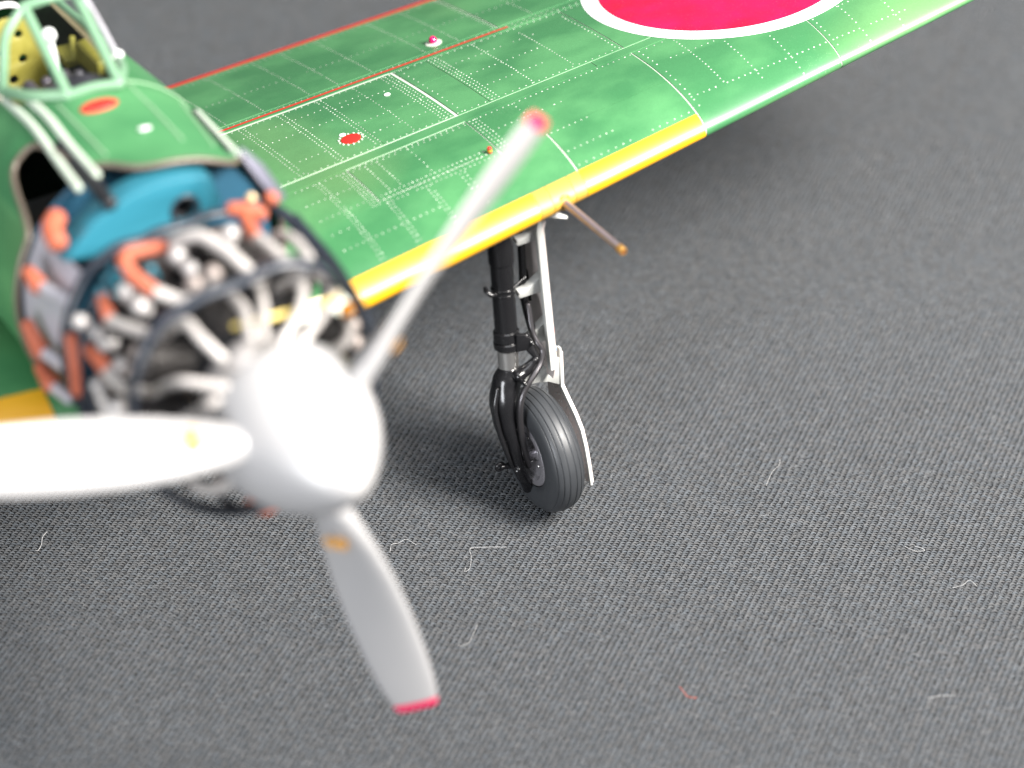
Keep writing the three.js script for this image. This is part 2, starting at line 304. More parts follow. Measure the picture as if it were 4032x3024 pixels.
// small fittings on the wing
const wdisc = (x, c, r, h, off = 0.1, seg = 24) => { const p = wing(x, c, off), q = wing(x, c, off + 1); return aim(lathe([[0, 0], [r, 0], [r, h * 0.6], [r * 0.86, h], [0, h]], seg), p.toArray(), q.toArray()); };
mesh('filler_cap', wdisc(44.1, 0.413, 1.5, 0.16), M.red, W);
{ const g = []; for (let k = 0; k < 14; k++) { const a = k / 14 * Math.PI * 2; g.push(wdisc(44.1 + 1.78 * Math.cos(a), 0.413 + 1.78 * Math.sin(a) / 75, 0.17, 0.12, 0.1, 8)); } mesh('cap_screw', g, M.pale, W); }
mesh('access_dot', wdisc(43.75, 0.441, 0.5, 0.12), M.white, W); mesh('access_dot', wdisc(54.7, 0.541, 0.5, 0.12), M.white, W);
mesh('lamp_base', wdisc(68.5, 0.712, 1.3, 0.2, 0.08), M.pale, W);
mesh('formation_lamp', aim(new THREE.SphereGeometry(0.66, 18, 12).scale(1, 1.15, 1), wing(68.5, 0.712, 0.55).toArray(), wing(68.5, 0.712, 2).toArray()), std([0.55, 0.0, 0.10], 0.12, 0, { clearcoat: 1, clearcoatRoughness: 0.05 }), W);
{
  const a = wing(57.5, 0.172, 0.05), b = wing(57.5, 0.172, 1.1), at = (t) => a.clone().lerp(b, t).toArray();
  const pin = mesh('gear_indicator', rod(at(0), at(1), 0.34, 0.34, 14), M.red, W);
  mesh('yellow_band', rod(at(0.35), at(0.62), 0.37, 0.37, 14, 0.02), M.yellow, W); void pin;
}
// cannon: barrel, muzzle ring, fairing collar
mesh('cannon_barrel', [rod([62.6, -12.3, -51], [62.6, -12.25, -33.2], 0.62, 0.5, 24)], M.gun, W);
mesh('muzzle', aim(lathe([[0, 0.4], [0.3, 0.4], [0.34, 1.35], [0.5, 1.35], [0.6, 1.2], [0.6, 0.15], [0.5, 0], [0, 0]], 24), [62.6, -12.25, -33.6], [62.6, -12.25, -30]), M.brass, W);
mesh('cannon_port', aim(new THREE.TorusGeometry(0.95, 0.28, 10, 28).rotateX(Math.PI / 2), [62.6, -12.25, -48.6], [62.6, -12.25, -40]), M.dullYellow, W);
mesh('door_tab', plate([60.4, -14.1, -50], [0.93, -0.25, 0], [0.28, -0.9, 0.34], [[0, 0], [1.9, -0.2], [3.1, 0.5], [2.9, 1.0], [0.1, 0.55]], 0.4, 0.06), M.cover, W);

// the other wing, of which only a yellow stub of leading edge and some root shows
const W2 = part('wing', plane);
{ const mir = (g) => { g = merged(g).clone(); const p = g.attributes.position.array; g.scale(-1, 1, 1); for (let t = 0; t < p.length; t += 9) for (let k = 0; k < 3; k++) { const s = p[t + k]; p[t + k] = p[t + 3 + k]; p[t + 3 + k] = s; } g.computeVertexNormals(); return g; };
  mesh('wing_skin', mir(grid(20, 90, (u, v) => { const q = 1 - 2 * v, x = 13 + 62 * u, p = wing(x, Ci(q), 0); return [p.x, p.y, p.z, ...uvw(x, Ci(Math.abs(q)))]; }, true)), M.green, W2);
  mesh('yellow_leading_edge', mir(panel(16.6, 74, -0.05, 0.05, [0, 0, 0, 0], 0.12, 0.16)), M.yellow, W2);
  mesh('rivet', [0.10, 0.13].flatMap((c) => Array.from({ length: 14 }, (_, k) => mir(wdisc(26 + k, c, 0.17, 0.08, 0.02, 8)))), M.pale, W2).userData.kind = 'stuff'; }

// ---------------------------------------------------------------- landing gear
const G = part('landing_gear', plane);
const legAt = (y) => [53.1 + (y + 34) * 0.072, y, -51.6 - (y + 34) * 0.107];
mesh('leg_cylinder', [rod(legAt(-12), legAt(-21.3), 1.85, 1.85, 32), rod(legAt(-21), legAt(-32.6), 1.66, 1.66, 32)], M.black, G);
mesh('leg_collar', [rod(legAt(-31.7), legAt(-33.4), 1.92, 1.92, 36, 0.18), rod(legAt(-33.2), legAt(-34.8), 2.0, 1.95, 36, 0.4)], M.black, G);
mesh('tie_ring', [aim(new THREE.TorusGeometry(1.7, 0.17, 10, 36).rotateX(Math.PI / 2), legAt(-25.1), legAt(-20)), aim(new THREE.TorusGeometry(1.68, 0.1, 8, 36).rotateX(Math.PI / 2), legAt(-25.9), legAt(-20)),
  sweep([[52.0, -25.1, -51.4], [51.2, -24.9, -51.4], [50.8, -24.4, -51.9], [50.95, -24.3, -52.6]], [0.3, 0.34, 0.36, 0.34], { rs: 10 }), sweep([[54.6, -25.0, -51.2], [55.6, -24.7, -51.6], [57.2, -24.3, -52]], 0.13)], M.black, G);
mesh('piston', rod(legAt(-34), legAt(-39.4), 1.5, 1.5, 36), M.steel, G);
// single-sided fork: a shouldered yoke that bends inboard of the wheel and runs down to the axle
mesh('fork', [
  sweep([[53.0, -38.0, -51.2], [52.3, -39.6, -51.0], [51.25, -42.3, -50.6], [50.95, -45.8, -50.2], [51.35, -49.6, -49.8], [51.9, -53.4, -49.5], [52.5, -55.4, -49.5]],
    [[1.75, 1.75], [2.15, 2.1], [2.0, 2.5], [1.62, 2.35], [1.25, 2.05], [0.95, 1.75], [0.7, 1.2]], { seg: 60, rs: 24, hint: V(1, 0, 0) }),
  sweep([[49.9, -39.4, -49.5], [49.0, -42.3, -49.1], [49.1, -46, -48.6], [49.9, -50, -48.4], [50.8, -53.2, -48.6]], [0.3, 0.42, 0.4, 0.36, 0.28], { rs: 10 }),
  sweep([[53.2, -38.3, -49.6], [54.6, -37.9, -49.4], [56.2, -36.6, -49.3]], [[1.0, 1.35], [0.85, 1.0], [0.5, 0.6]], { rs: 16, hint: V(0, 1, 0) }),
  rod(legAt(-38.9), legAt(-39.6), 1.95, 2.05, 36, 0.3)], M.black, G);
mesh('axle_knob', [rod([49.3, -53.1, -49.7], [51.9, -53.4, -49.5], 0.42, 0.55), aim(new THREE.TorusGeometry(0.62, 0.24, 10, 22), [49.3, -53.05, -49.8], [49.3, -50, -49.3]), sweep([[51.3, -53.3, -48.2], [52.1, -54.9, -48.4], [53.0, -57.4, -49.0], [53.25, -58.4, -49.4]], [0.75, 0.9, 0.78, 0.72], { rs: 14 })], M.black, G);
mesh('brake_pipe', sweep([[57.6, -29.5, -52.8], [57.06, -33.33, -50.9], [57.23, -34.5, -50.0], [57.6, -35.6, -49.4], [56.9, -37.0, -48.8], [55.4, -38.2, -48.2], [53.75, -39.6, -47.8], [52.75, -41.0, -47.6], [52.3, -42.6, -47.5], [52.15, -45.4, -47.6], [52.4, -48.4, -47.8], [52.9, -51.2, -48.1], [53.5, -54.0, -48.8]], 0.46, { rs: 14, hint: V(0, 0, 1), seg: 110 }), std([0.10, 0.095, 0.10], 0.32, 0.85), G);
mesh('brake_line', sweep([[57.95, -16.5, -54], [57.95, -20, -54], [57.85, -24, -54], [57.65, -28.6, -54], [57.85, -31.5, -53.7], [58.0, -34, -53]], 0.6, { rs: 12 }), M.black, G);
mesh('brake_line', sweep([[58.7, -25, -54.6], [58.8, -30, -54.4]], 0.26, { rs: 8 }), M.black, G);
// torque link: two tapered arms with pins
const arm = (a, b, w0, w1, t) => sweep([a, C(a).lerp(C(b), 0.5).toArray(), b], [[w0, t], [(w0 + w1) / 2, t * 0.8], [w1, t]], { rs: 10, hint: V(1, 0.4, 0) });
mesh('torque_link', [arm([55.5, -33.3, -50.9], [56.6, -36.5, -49.4], 1.0, 0.45, 0.5), arm([56.5, -36.5, -49.3], [53.4, -38.6, -49.2], 0.5, 1.0, 0.55)], M.black, G);
mesh('collar_lug', [plate([53.6, -34.5, -50.4], [1, -0.05, 0.12], [0, 1, 0], [[0, 0], [1.6, -0.1], [2.5, 0.5], [2.6, 1.5], [1.5, 2.5], [0.2, 2.9]], 0.9, 0.16)], M.black, G);
for (const [a, b] of [[[55.75, -33.55, -49.9], [55.85, -33.6, -49.05]], [[53.3, -38.75, -48.4], [53.4, -38.8, -47.4]]]) mesh('pin', [rod(a, b, 0.42, 0.36, 16), rod(C(a).lerp(C(b), 0.9).toArray(), C(b).add(V(0.05, 0, 0.35)).toArray(), 0.22, 0.2, 12)], M.black, G);
// wheel
const WC = [56.15, -52.5, -49.5], tyreProfile = [];
for (let k = 0; k <= 220; k++) {
  const a = -128 + 256 * k / 220, s = Math.sin(a * Math.PI / 180), c = Math.cos(a * Math.PI / 180);
  let r = 6.72 + (c < 0 ? 2.3 : 2.853) * Math.sign(c) * Math.pow(Math.abs(c), 0.78), h = 2.8 * Math.sign(s) * Math.pow(Math.abs(s), 0.86);
  for (const gx of [-46, -27, -9, 9, 27, 46]) { const e = (a - gx) / 1.25; r -= 0.17 * Math.exp(-e * e); }
  tyreProfile.push([r, h]);
}
const onAxle = (g) => g.rotateZ(-Math.PI / 2).translate(...WC);
mesh('tyre', onAxle(lathe(tyreProfile, 120, 0)), M.rubber, G);
mesh('wheel_hub', onAxle(lathe([[0, -1.3], [1.1, -1.3], [1.25, -1.15], [1.4, -0.7], [2.5, -1.0], [3.6, -1.7], [3.9, -2.25], [4.1, -2.45], [4.75, -2.4], [5.0, -2.2], [5.05, -1.2], [5.1, 1.2], [5.0, 2.2], [4.2, 2.3], [2, 1.8], [0, 1.8]], 64, 0.4)), M.hub, G);
mesh('hub_cap', [onAxle(lathe([[0, -2.6], [0.5, -2.6], [0.8, -2.4], [0.95, -1.1], [0, -1.1]], 24)), rod([51.5, -53.0, -49.5], [54.5, -52.6, -49.5], 0.5)], M.hub, G);
{ const g = []; for (let k = 0; k < 6; k++) { const a = k / 6 * 6.283 + 0.4; g.push(ball([WC[0] - 1.35, WC[1] + 2.2 * Math.cos(a), WC[2] + 2.2 * Math.sin(a)], 0.26, 10)); } mesh('wheel_bolt', g, M.steel, G); }
// gear door: long upper plate, wider lower plate behind the wheel, lip, ribs and tabs
const doorAt = (x, y, lean) => x + (y + 27) * lean;
const CV = part('gear_door', G);
const upper = [[-50.6, -15.5], [-51.4, -17.2], [-50.5, -40.0], [-51.5, -42.6], [-57.6, -42.6], [-58.8, -15.5]];
mesh('door_plate', plate([60.5, 0, 0], [0, 0, 1], [0, 1, 0], upper, 0.5, 0.1), M.coverIn, CV);
mesh('door_plate', plate([63.0, 0, 0], [0, 0, 1], [0, 1, 0], [[-53.4, -40.0], [-53.8, -46.0], [-52.0, -47.6], [-50.2, -49.1], [-48.6, -51.0], [-47.7, -53.6], [-47.1, -56.8], [-46.7, -59.6], [-48.2, -60.2], [-58.0, -60.2], [-59.0, -40.0]], 0.4, 0.08), M.coverIn, CV);
mesh('door_lip', [
  sweep([[59.85, -15.6, -51.3], [59.9, -22, -51.2], [60.0, -30, -50.9], [60.1, -36.5, -50.6], [60.2, -40.3, -50.5]], [[0.62, 0.34]], { seg: 30, rs: 8, cap: true, hint: V(1, 0, 0) }).translate(0, 0, 0),
  ].slice(1).concat([
  plate([60.0, 0, 0], [0, 0, 1], [0, 1, 0], [[-50.7, -15.4], [-51.2, -15.3], [-52.0, -17.4], [-51.3, -40.4], [-50.3, -40.3], [-51.2, -17.2]], 0.8, 0.08),
  plate([62.6, 0, 0], [0, 0, 1], [0, 1, 0], [[-53.0, -39.0], [-53.4, -45.8], [-51.6, -47.4], [-49.8, -48.9], [-48.2, -50.8], [-47.3, -53.5], [-46.7, -56.7], [-46.3, -59.7], [-46.9, -59.8], [-47.35, -56.8], [-48.0, -53.8], [-48.9, -51.3], [-50.5, -49.5], [-52.3, -48.0], [-54.2, -46.3], [-53.8, -39.0]], 0.4, 0.08)]), M.cover, CV);
const tab = (y, x0, h) => plate([60.1, y, -52.6], [-1, 0.03, 0], [0, 1, 0.2], [[0, -h * 0.2], [0, h * 1.0], [(60 - x0) * 0.62, h * 0.34], [60 - x0 - 0.15, h * 0.2], [60 - x0, -0.1], [60 - x0 - 0.3, -0.5]], 1.3, 0.16);
mesh('door_bracket', tab(-19.0, 56.4, 2.4), M.cover, CV); mesh('door_bracket', tab(-27.7, 56.0, 2.8), M.cover, CV); mesh('door_bracket', tab(-36.0, 55.7, 3.6), M.cover, CV);
mesh('door_web', plate([62.5, -45.0, -53.6], [-1, 0.02, 0], [0, 1, 0.1], [[0, -0.9], [0, 4.6], [0.8, 4.2], [2.9, 3.0], [5.9, 1.9], [5.9, 1.2], [4.2, 1.1], [2.2, 0.5], [0.7, -0.5]], 1.1, 0.14), M.cover, CV);
{ const g = []; for (let k = 0; k < 16; k++) { const t = k / 15, y = -46.6 - 13 * t, z = -54.2 + 6.9 * Math.sin(Math.min(1, t * 1.25) * 1.45); g.push(ball([62.6, y, z - 1.0], 0.13, 8)); if (k < 8) g.push(ball([62.4, y + 0.3, z - 2.1], 0.13, 8), ball([62.4, y, z - 3.0], 0.13, 8)); } mesh('door_rivet', g, M.cover, CV).userData.kind = 'stuff'; }
mesh('red_mark', new RoundedBoxGeometry(0.1, 1.3, 1.6, 2, 0.04).translate(60.58, -34.2, -51.8), M.red, CV);
mesh('blue_mark', new RoundedBoxGeometry(0.1, 0.9, 1.6, 2, 0.04).translate(60.58, -37.2, -51.6), std([0.05, 0.32, 0.62], 0.4), CV);

// ---------------------------------------------------------------- propeller
const PR = part('propeller', plane);
mesh('spinner', lathe([[0, 13.2], [1.4, 12.75], [2.9, 11.7], [4.6, 9.9], [6.3, 7.5], [7.8, 5.0], [9.0, 2.4], [9.8, -0.4], [10.2, -3.4], [10.25, -5.4], [9.9, -5.6], [6, -5.6]], 72, 0).rotateX(Math.PI / 2), M.prop, PR);
{
  const key = [[7, 4.2, 3.8], [10, 5.6, 3.5], [13, 7.0, 3.0], [18, 8.1, 2.2], [24, 8.6, 1.65], [31, 8.5, 1.25], [38, 7.9, 1.0], [43, 7.1, 0.82], [46, 6.1, 0.66], [47.2, 5.5, 0.5], [47.66, 4.6, 0.25]];
  const at = (r, j) => { let i = 0; while (i < key.length - 2 && r > key[i + 1][0]) i++; const t = (r - key[i][0]) / (key[i + 1][0] - key[i][0]); return key[i][j] + (key[i + 1][j] - key[i][j]) * t; };
  const beta = (r) => Math.min(1.08, Math.atan(23.5 / r));
  const pt = (r, s, side, off = 0) => {            // s: 0 leading edge to 1 trailing edge, side 1 front face
    const b = beta(r), ch = at(r, 1), th = at(r, 2), f = Math.sqrt(Math.max(0, s * (1 - s))) * 2 * (1 - 0.35 * s), y = side > 0 ? f * th * 0.78 : -f * th * 0.22;
    const k = (s - 0.48) * ch, h = y + off; return [k * Math.cos(b) + h * Math.sin(b), r, -k * Math.sin(b) + h * Math.cos(b)];
  };
  const shell = (r0, r1, nr, sides, off = 0) => sides.map((sd) => grid(20, nr, (u, v) => { const s = 0.5 - 0.5 * Math.cos(Math.PI * u); return pt(r0 + (r1 - r0) * v, s, sd, off); }, sd > 0));
  const end = grid(20, 1, (u, v) => { const s = 0.5 - 0.5 * Math.cos(Math.PI * u); return pt(47.66, s, v ? 1 : -1); });
  const bladeG = merged([...shell(6.5, 47.66, 50, [1, -1]), end]), tipG = merged(shell(46.25, 47.66, 3, [1], 0.05)), emG = merged([-0.75, 0.75].map((k) => { const r = 15.5, b = beta(r); const g = new THREE.TorusGeometry(0.62, 0.26, 8, 20).scale(1, 1.1, 0.3); return g.rotateY(b).translate(k * Math.cos(b) + 2.25 * Math.sin(b), r, -k * Math.sin(b) + 2.25 * Math.cos(b)); }));
  for (const g of [bladeG, tipG, emG]) g.scale(MM, MM, MM);
  for (let k = 0; k < 3; k++) {
    const hold = (42.84 + 120 * k - 90) * Math.PI / 180;
    for (const [n, g, m] of [['blade', bladeG, M.prop], ['tip_band', tipG, M.tip], ['maker_emblem', emG, M.gold]]) { const o = new THREE.Mesh(g, m); o.name = numbered(n); o.rotation.z = hold; o.castShadow = o.receiveShadow = true; PR.add(o); }
  }
}

// ---------------------------------------------------------------- engine
const EN = part('engine', plane);
mesh('gear_case', lathe([[0, -4], [3, -4], [5.2, -5], [6.6, -6.2], [7.4, -7.6], [8.3, -9], [8.7, -9.8], [8.8, -11], [7.6, -11.6], [7.2, -15]], 56).rotateX(Math.PI / 2), M.alloy, EN);
mesh('engine_baffle', lathe([[7, -30.8], [14.2, -30.8], [14.2, -30.4], [7, -30.4]], 48).rotateX(Math.PI / 2), std([0.035, 0.03, 0.03], 0.6), EN);
mesh('crankcase', lathe([[0, -14], [8.2, -14], [8.2, -33], [0, -33]], 40).rotateX(Math.PI / 2), M.soot, EN);
{
  const fins = [[0, 0], [2.3, 0]]; for (let k = 0; k < 11; k++) fins.push([2.35, 0.4 + k * 0.55], [3.1, 0.46 + k * 0.55], [3.1, 0.66 + k * 0.55], [2.35, 0.72 + k * 0.55]); fins.push([2.2, 6.7], [1.7, 7.4], [0, 7.5]);
  const cyl = merged(lathe(fins, 28)), box = merged([ball([-1.3, 7.6, 0.5], 1.15), ball([1.3, 7.6, 0.5], 1.15)]);
  for (const g of [cyl, box]) g.scale(MM, MM, MM);
  const dark = std([0.075, 0.07, 0.068], 0.5, 0.45), rust2 = std([0.28, 0.24, 0.22], 0.5, 0.3);
  for (let row = 0; row < 2; row++) for (let k = 0; k < 7; k++) {
    const a = (k / 7 + (row ? 0.5 / 7 : 0)) * Math.PI * 2 + 0.22;
    for (const [n, g, m] of [['cylinder', cyl, dark], ['rocker_box', box, rust2]]) {
      const o = new THREE.Mesh(g, m); o.name = numbered(n); o.rotation.z = a; o.position.set(-Math.sin(a) * 7.6 * MM, Math.cos(a) * 7.6 * MM, (row ? -25.5 : -18.2) * MM); o.castShadow = o.receiveShadow = true; EN.add(o);
    }
  }
}
const hose = (pts, r, m, n = 'pushrod_tube') => mesh(n,  sweep(pts, r, { rs: 14 }), m, EN);
const rodTube = (pts) => hose(pts.map(([x, y, z], i) => { const d = 3 * Math.max(0, 1 - (pts.length - 1 - i) / 2.5); return [x + 0.5 * d, y - 0.74 * d, z - d]; }), 0.66, M.tube);
rodTube([[-6.4, 10.4, -6.5], [-8.0, 12.9, -9.0], [-8.7, 14.1, -11.0], [-10.0, 13.6, -12.0], [-11.8, 11.9, -13.4]]);
rodTube([[-2.9, 12.6, -5.5], [-2.6, 13.4, -7], [-2.0, 14.3, -9.5], [-2.4, 15.0, -12.5]]);
rodTube([[-1.3, 12.2, -5.5], [-1.0, 12.8, -6.5], [0.3, 14.0, -9.0], [1.4, 14.6, -12.5]]);
rodTube([[0.8, 9.6, -5.4], [1.5, 10.6, -6.0], [4.4, 11.8, -8.0], [6.1, 13.2, -10.0], [6.4, 14.0, -12.0], [4.0, 13.0, -13.6]]);
rodTube([[1.6, 8.4, -4.8], [2.3, 9.0, -5.2], [5.7, 10.0, -7.0], [8.8, 10.9, -9.0], [10.0, 12.2, -11.0], [9.6, 12.6, -13.4]]);
rodTube([[2.6, 6.2, -4.8], [3.7, 6.6, -5.0], [7.7, 5.8, -7.0], [10.8, 5.8, -9.0], [11.6, 7.6, -11.2]]);
rodTube([[-7.0, 7.3, -5.2], [-8.2, 7.6, -6.0], [-11.1, 8.2, -8.0], [-12.9, 7.2, -10.0], [-14.2, 5.7, -12.0], [-15.7, 5.8, -13.4]]);
rodTube([[-8.4, 6.4, -4.8], [-9.4, 5.9, -5.0], [-11.3, 4.0, -7.0], [-13.6, 1.8, -9.0], [-14.6, -0.6, -11.2]]);
for (const [a, r] of [[228, 0], [262, 0.3], [290, 0.2], [318, 0], [345, 0.4], [200, 0.2]]) { const c = Math.cos(a * Math.PI / 180), s = Math.sin(a * Math.PI / 180); hose([[c * 8, s * 8, -7], [c * 11, s * 11, -8 - r], [c * 13.6, s * 13.6, -11], [c * 14.6 + s, s * 14.6 - c, -14]], 0.8, M.tube); }
hose([[-3.2, 12.0, -10.0], [3.5, 11.3, -10.0], [10.1, 10.9, -10.0]], 0.42, std([0.72, 0.56, 0.16], 0.4), 'yellow_conduit');
// intake pipes: rust red near the head, pale grey further on
const pipe2 = (pts, r, k) => { mesh('intake_pipe', sweep(pts.slice(0, k + 1), r * 1.06, { rs: 14 }), M.rust, EN); mesh('intake_pipe', sweep(pts.slice(k), r, { rs: 14 }), M.tube, EN); };
pipe2([[-10.5, 16.8, -25.0], [-10.4, 15.4, -23.0], [-8.9, 13.9, -20.0], [-6.3, 12.8, -18.0], [-3.4, 13.5, -16.0]], 0.85, 2);
pipe2([[-13.5, 11.9, -26.0], [-14.2, 10.3, -23.0], [-12.9, 10.2, -20.0], [-11.2, 10.3, -16.6]], 0.8, 1);
pipe2([[-16.3, 5.2, -26.0], [-15.9, 4.0, -22.0], [-15.5, 3.3, -19.0], [-14.9, 3.4, -16.6]], 0.8, 1);
pipe2([[6.2, 16.2, -26.0], [5.9, 15.2, -22.0], [6.5, 14.9, -19.0], [7.3, 13.9, -15.6]], 0.82, 1);
hose([[-3.6, 16.4, -25.5], [-2.7, 17.3, -24.0], [-1.3, 17.9, -22.5], [0.1, 17.2, -20.0], [1.2, 16.1, -17.0], [2.5, 13.8, -14.6]], 0.82, M.tube, 'intake_pipe');
hose([[8.4, 12.6, -24.5], [9.2, 13.9, -23.0], [9.9, 14.5, -20.0], [9.9, 14.0, -15.8]], 0.75, M.tube, 'intake_pipe');
hose([[-9.4, 15.9, -27.0], [-6.8, 15.6, -27.0], [-4.2, 15.4, -26.6]], 0.85, M.rust, 'exhaust_pipe');
hose([[-17.6, 6.2, -28.5], [-18.0, 2.6, -27.6], [-18.2, -1.5, -28.0]], 0.85, M.rust, 'exhaust_pipe');
hose([[5.2, 16.6, -28], [7.2, 16.4, -27.0], [8.6, 15.6, -26]], 0.95, M.rust, 'exhaust_pipe');
hose([[-16.6, 0.6, -24], [-16.8, -1.6, -21.4], [-16.0, -3.4, -18.6], [-14.6, -4.4, -15.6]], 0.8, M.tube, 'intake_pipe');
hose([[-3.6, -15.6, -13], [-1.8, -17.2, -12.6], [0.6, -17.3, -12.8], [2.4, -15.8, -13]], 0.75, M.rust, 'exhaust_pipe');
for (const [x, y, z, r] of [[-11.4, 13.3, -23, 1.25], [-3.9, 15.3, -24, 1.25], [-3.2, 14, -22, 1.1], [-14.9, 6.6, -24, 1.1], [-13.9, 3.9, -22, 1.3], [-16, -0.2, -20, 1.2], [3.2, 15.8, -24, 1.1], [4.6, 12.9, -18, 1.0], [8.6, 13.2, -14, 1.1], [-17, 9.5, -26, 1.0], [-16.8, 1.2, -24, 0.9], [-11.1, 12.6, -20, 1.1], [-15.6, 8.3, -24, 0.9]])
  mesh('valve_cap', [ball([x, y, z], r, 16), aim(lathe([[0, 0], [r * 0.8, 0], [r * 0.8, 1.4], [0, 1.4]], 14), [x, y, z], [x * 0.6, y * 0.6, z])], M.alloy, EN);
for (const p of [[-12.6, 14, -26], [-11.7, 15.1, -26], [-7.6, 14.6, -24], [-13.7, 12.5, -26]]) mesh('teal_fitting', [ball(p, 0.62, 12), rod(p, [p[0] * 0.86, p[1] * 0.86, p[2] - 1], 0.4)], M.teal, EN);
mesh('orange_plug', ball([12, 8.2, -11], 0.95, 18), std([0.85, 0.30, 0.005], 0.4), EN);
mesh('brass_fitting', [ball([10.7, 10.4, -11.2], 0.8, 16), ball([9.7, 14.8, -32], 0.7, 14)], std([0.70, 0.50, 0.26], 0.4, 0.2), EN);
mesh('exhaust_stub', [ball([10.8, 16.3, -28], 0.95, 14), sweep([[-13.0, 15.6, -41], [-14.3, 15.3, -39.4], [-14.6, 14.4, -37]], 1.35, { rs: 16 })], M.rust, EN);
for (const [a, b, c] of [[[-17.9, 9.6, -41], [-17.4, 8.3, -39], [-15.7, 8.3, -33.4]], [[-19.2, 2.2, -41], [-18.9, -0.4, -38], [-17.8, -0.7, -33.4]], [[-18.6, -4.6, -41], [-18.4, -5.8, -38], [-17.6, -6.2, -34]]]) {
  mesh('exhaust_stub', sweep([a, b, C(b).lerp(C(c), 0.12).toArray()], [0.9, 1.25, 0.95], { rs: 16 }), M.rust, EN);
  mesh('exhaust_stub', sweep([C(b).lerp(C(c), 0.1).toArray(), c], [0.8, 0.72], { rs: 14 }), M.lavender, EN);
}

// ---------------------------------------------------------------- cowl frame, firewall, oil tank
const CF = part('cowl_frame', plane);
const hoop = (R, z, w, t, a0 = 0, a1 = 360) => { const pts = []; const n = Math.round((a1 - a0) / 6); for (let k = 0; k <= n; k++) { const a = (a0 + (a1 - a0) * k / n) * Math.PI / 180; pts.push([R * Math.cos(a), R * Math.sin(a), z]); } return sweep(pts, pts.map(() => [t, w]), { seg: n * 2, rs: 10, hint: V(Math.cos(a0 * Math.PI / 180), Math.sin(a0 * Math.PI / 180), 0), cap: a1 - a0 < 359 }); };
const former = (tab, z, w, t) => {                   // closed former through (angle, radius) pairs
  const pts = [], n = 72; for (let k = 0; k <= n; k++) { const a = k * 360 / n; let i = 0; while (i < tab.length - 2 && a > tab[i + 1][0]) i++; const f = (a - tab[i][0]) / (tab[i + 1][0] - tab[i][0]), R = tab[i][1] + (tab[i + 1][1] - tab[i][1]) * (f * f * (3 - 2 * f)), q = a * Math.PI / 180; pts.push([R * Math.cos(q), R * Math.sin(q), z]); }
  return sweep(pts, pts.map(() => [t, w]), { seg: n * 2, rs: 10, hint: V(1, 0, 0), cap: false });
};
mesh('cowl_ring', former([[0, 15.2], [18, 15.4], [41, 16.3], [58, 17.5], [71, 17.6], [95, 16.4], [116, 17.5], [129, 18.6], [147, 18.2], [171, 17.3], [200, 16.8], [250, 16.4], [300, 15.8], [360, 15.2]], -12, 1.0, 0.6), M.ring, CF);
mesh('cowl_ring', former([[0, 18], [40, 17.9], [53, 17.4], [70, 15.3], [89, 14.5], [108, 15.2], [125, 17.2], [138, 18.1], [170, 18.1], [250, 18.2], [310, 18], [360, 18]], -31.6, 0.85, 0.55), M.ring, CF); mesh('cowl_ring', hoop(17.6, -27.4, 0.7, 0.45, 120, 250), M.ring, CF);
const lon = (a0, a1, r = 0.5) => { const p = (a, R, z) => [R * Math.cos(a * Math.PI / 180), R * Math.sin(a * Math.PI / 180), z]; return sweep([p(a0, 18.4, -31), p((a0 + a1) / 2, 17.7, -22), p(a1, 16.2, -12.2)], r, { rs: 8 }); };
mesh('cowl_stringer', lon(52, 40, 0.62), M.ring, CF); mesh('cowl_stringer', lon(36, 16, 0.5), M.ring, CF); mesh('cowl_stringer', lon(250, 250), M.ring, CF); mesh('cowl_stringer', lon(310, 310), M.ring, CF);
mesh('cowl_flap', plate([10.0, 20.4, -34], [4.6, -6.9, 2], [-1.5, -2.0, 1.6], [[-0.6, -0.2], [0.4, -0.7], [3.8, -1.0], [8.4, 0.2], [7.4, 1.8], [4.2, 1.5], [1.4, 0.8]], 0.5, 0.12), std([0.10, 0.10, 0.135], 0.4, 0.2), CF);
const FW = part('firewall', plane);
mesh('bulkhead', lathe([[0, -47.6], [17.6, -47.6], [17.9, -47.2], [17.6, -46.8], [0, -46.8]], 64).rotateX(Math.PI / 2), std([0.02, 0.085, 0.14], 0.5), FW);
mesh('engine_shroud', grid(40, 6, (u, v) => { const a = (140 + 112 * u) * Math.PI / 180, R = 17.7 - 0.9 * v; return [R * Math.cos(a), R * Math.sin(a), -46.6 + 13.4 * v]; }), M.lavender, FW);
mesh('shroud_patch', grid(16, 4, (u, v) => { const a = (196 + 22 * u) * Math.PI / 180, R = 17.8; return [R * Math.cos(a), R * Math.sin(a), -42.5 + 9 * v]; }), std([0.46, 0.27, 0.09], 0.5), FW);
const OT = part('oil_tank', plane);
{ const o = []; for (let k = 0; k <= 30; k++) { const a = (66 + 76 * k / 30) * Math.PI / 180; o.push([17.5 * Math.cos(a), 17.5 * Math.sin(a)]); } o.push([-9.4, 9.8], [-3, 9.4], [6, 9.4], [8.2, 12]);
  mesh('tank_shell', plate([0, 0, -42.4], [1, 0, 0], [0, 1, 0], o, 4.4, 0.5, [[3.0, 12.6, 1.7]]), M.teal, OT);
  mesh('filler_rim', new THREE.TorusGeometry(1.85, 0.22, 10, 32).translate(3.0, 12.6, -38), M.ring, OT);
  mesh('filler_hole', lathe([[0, 0], [1.75, 0], [1.75, 3.4], [0, 0.2]], 28).rotateX(Math.PI / 2).translate(3.0, 12.6, -42.3), M.soot, OT); }

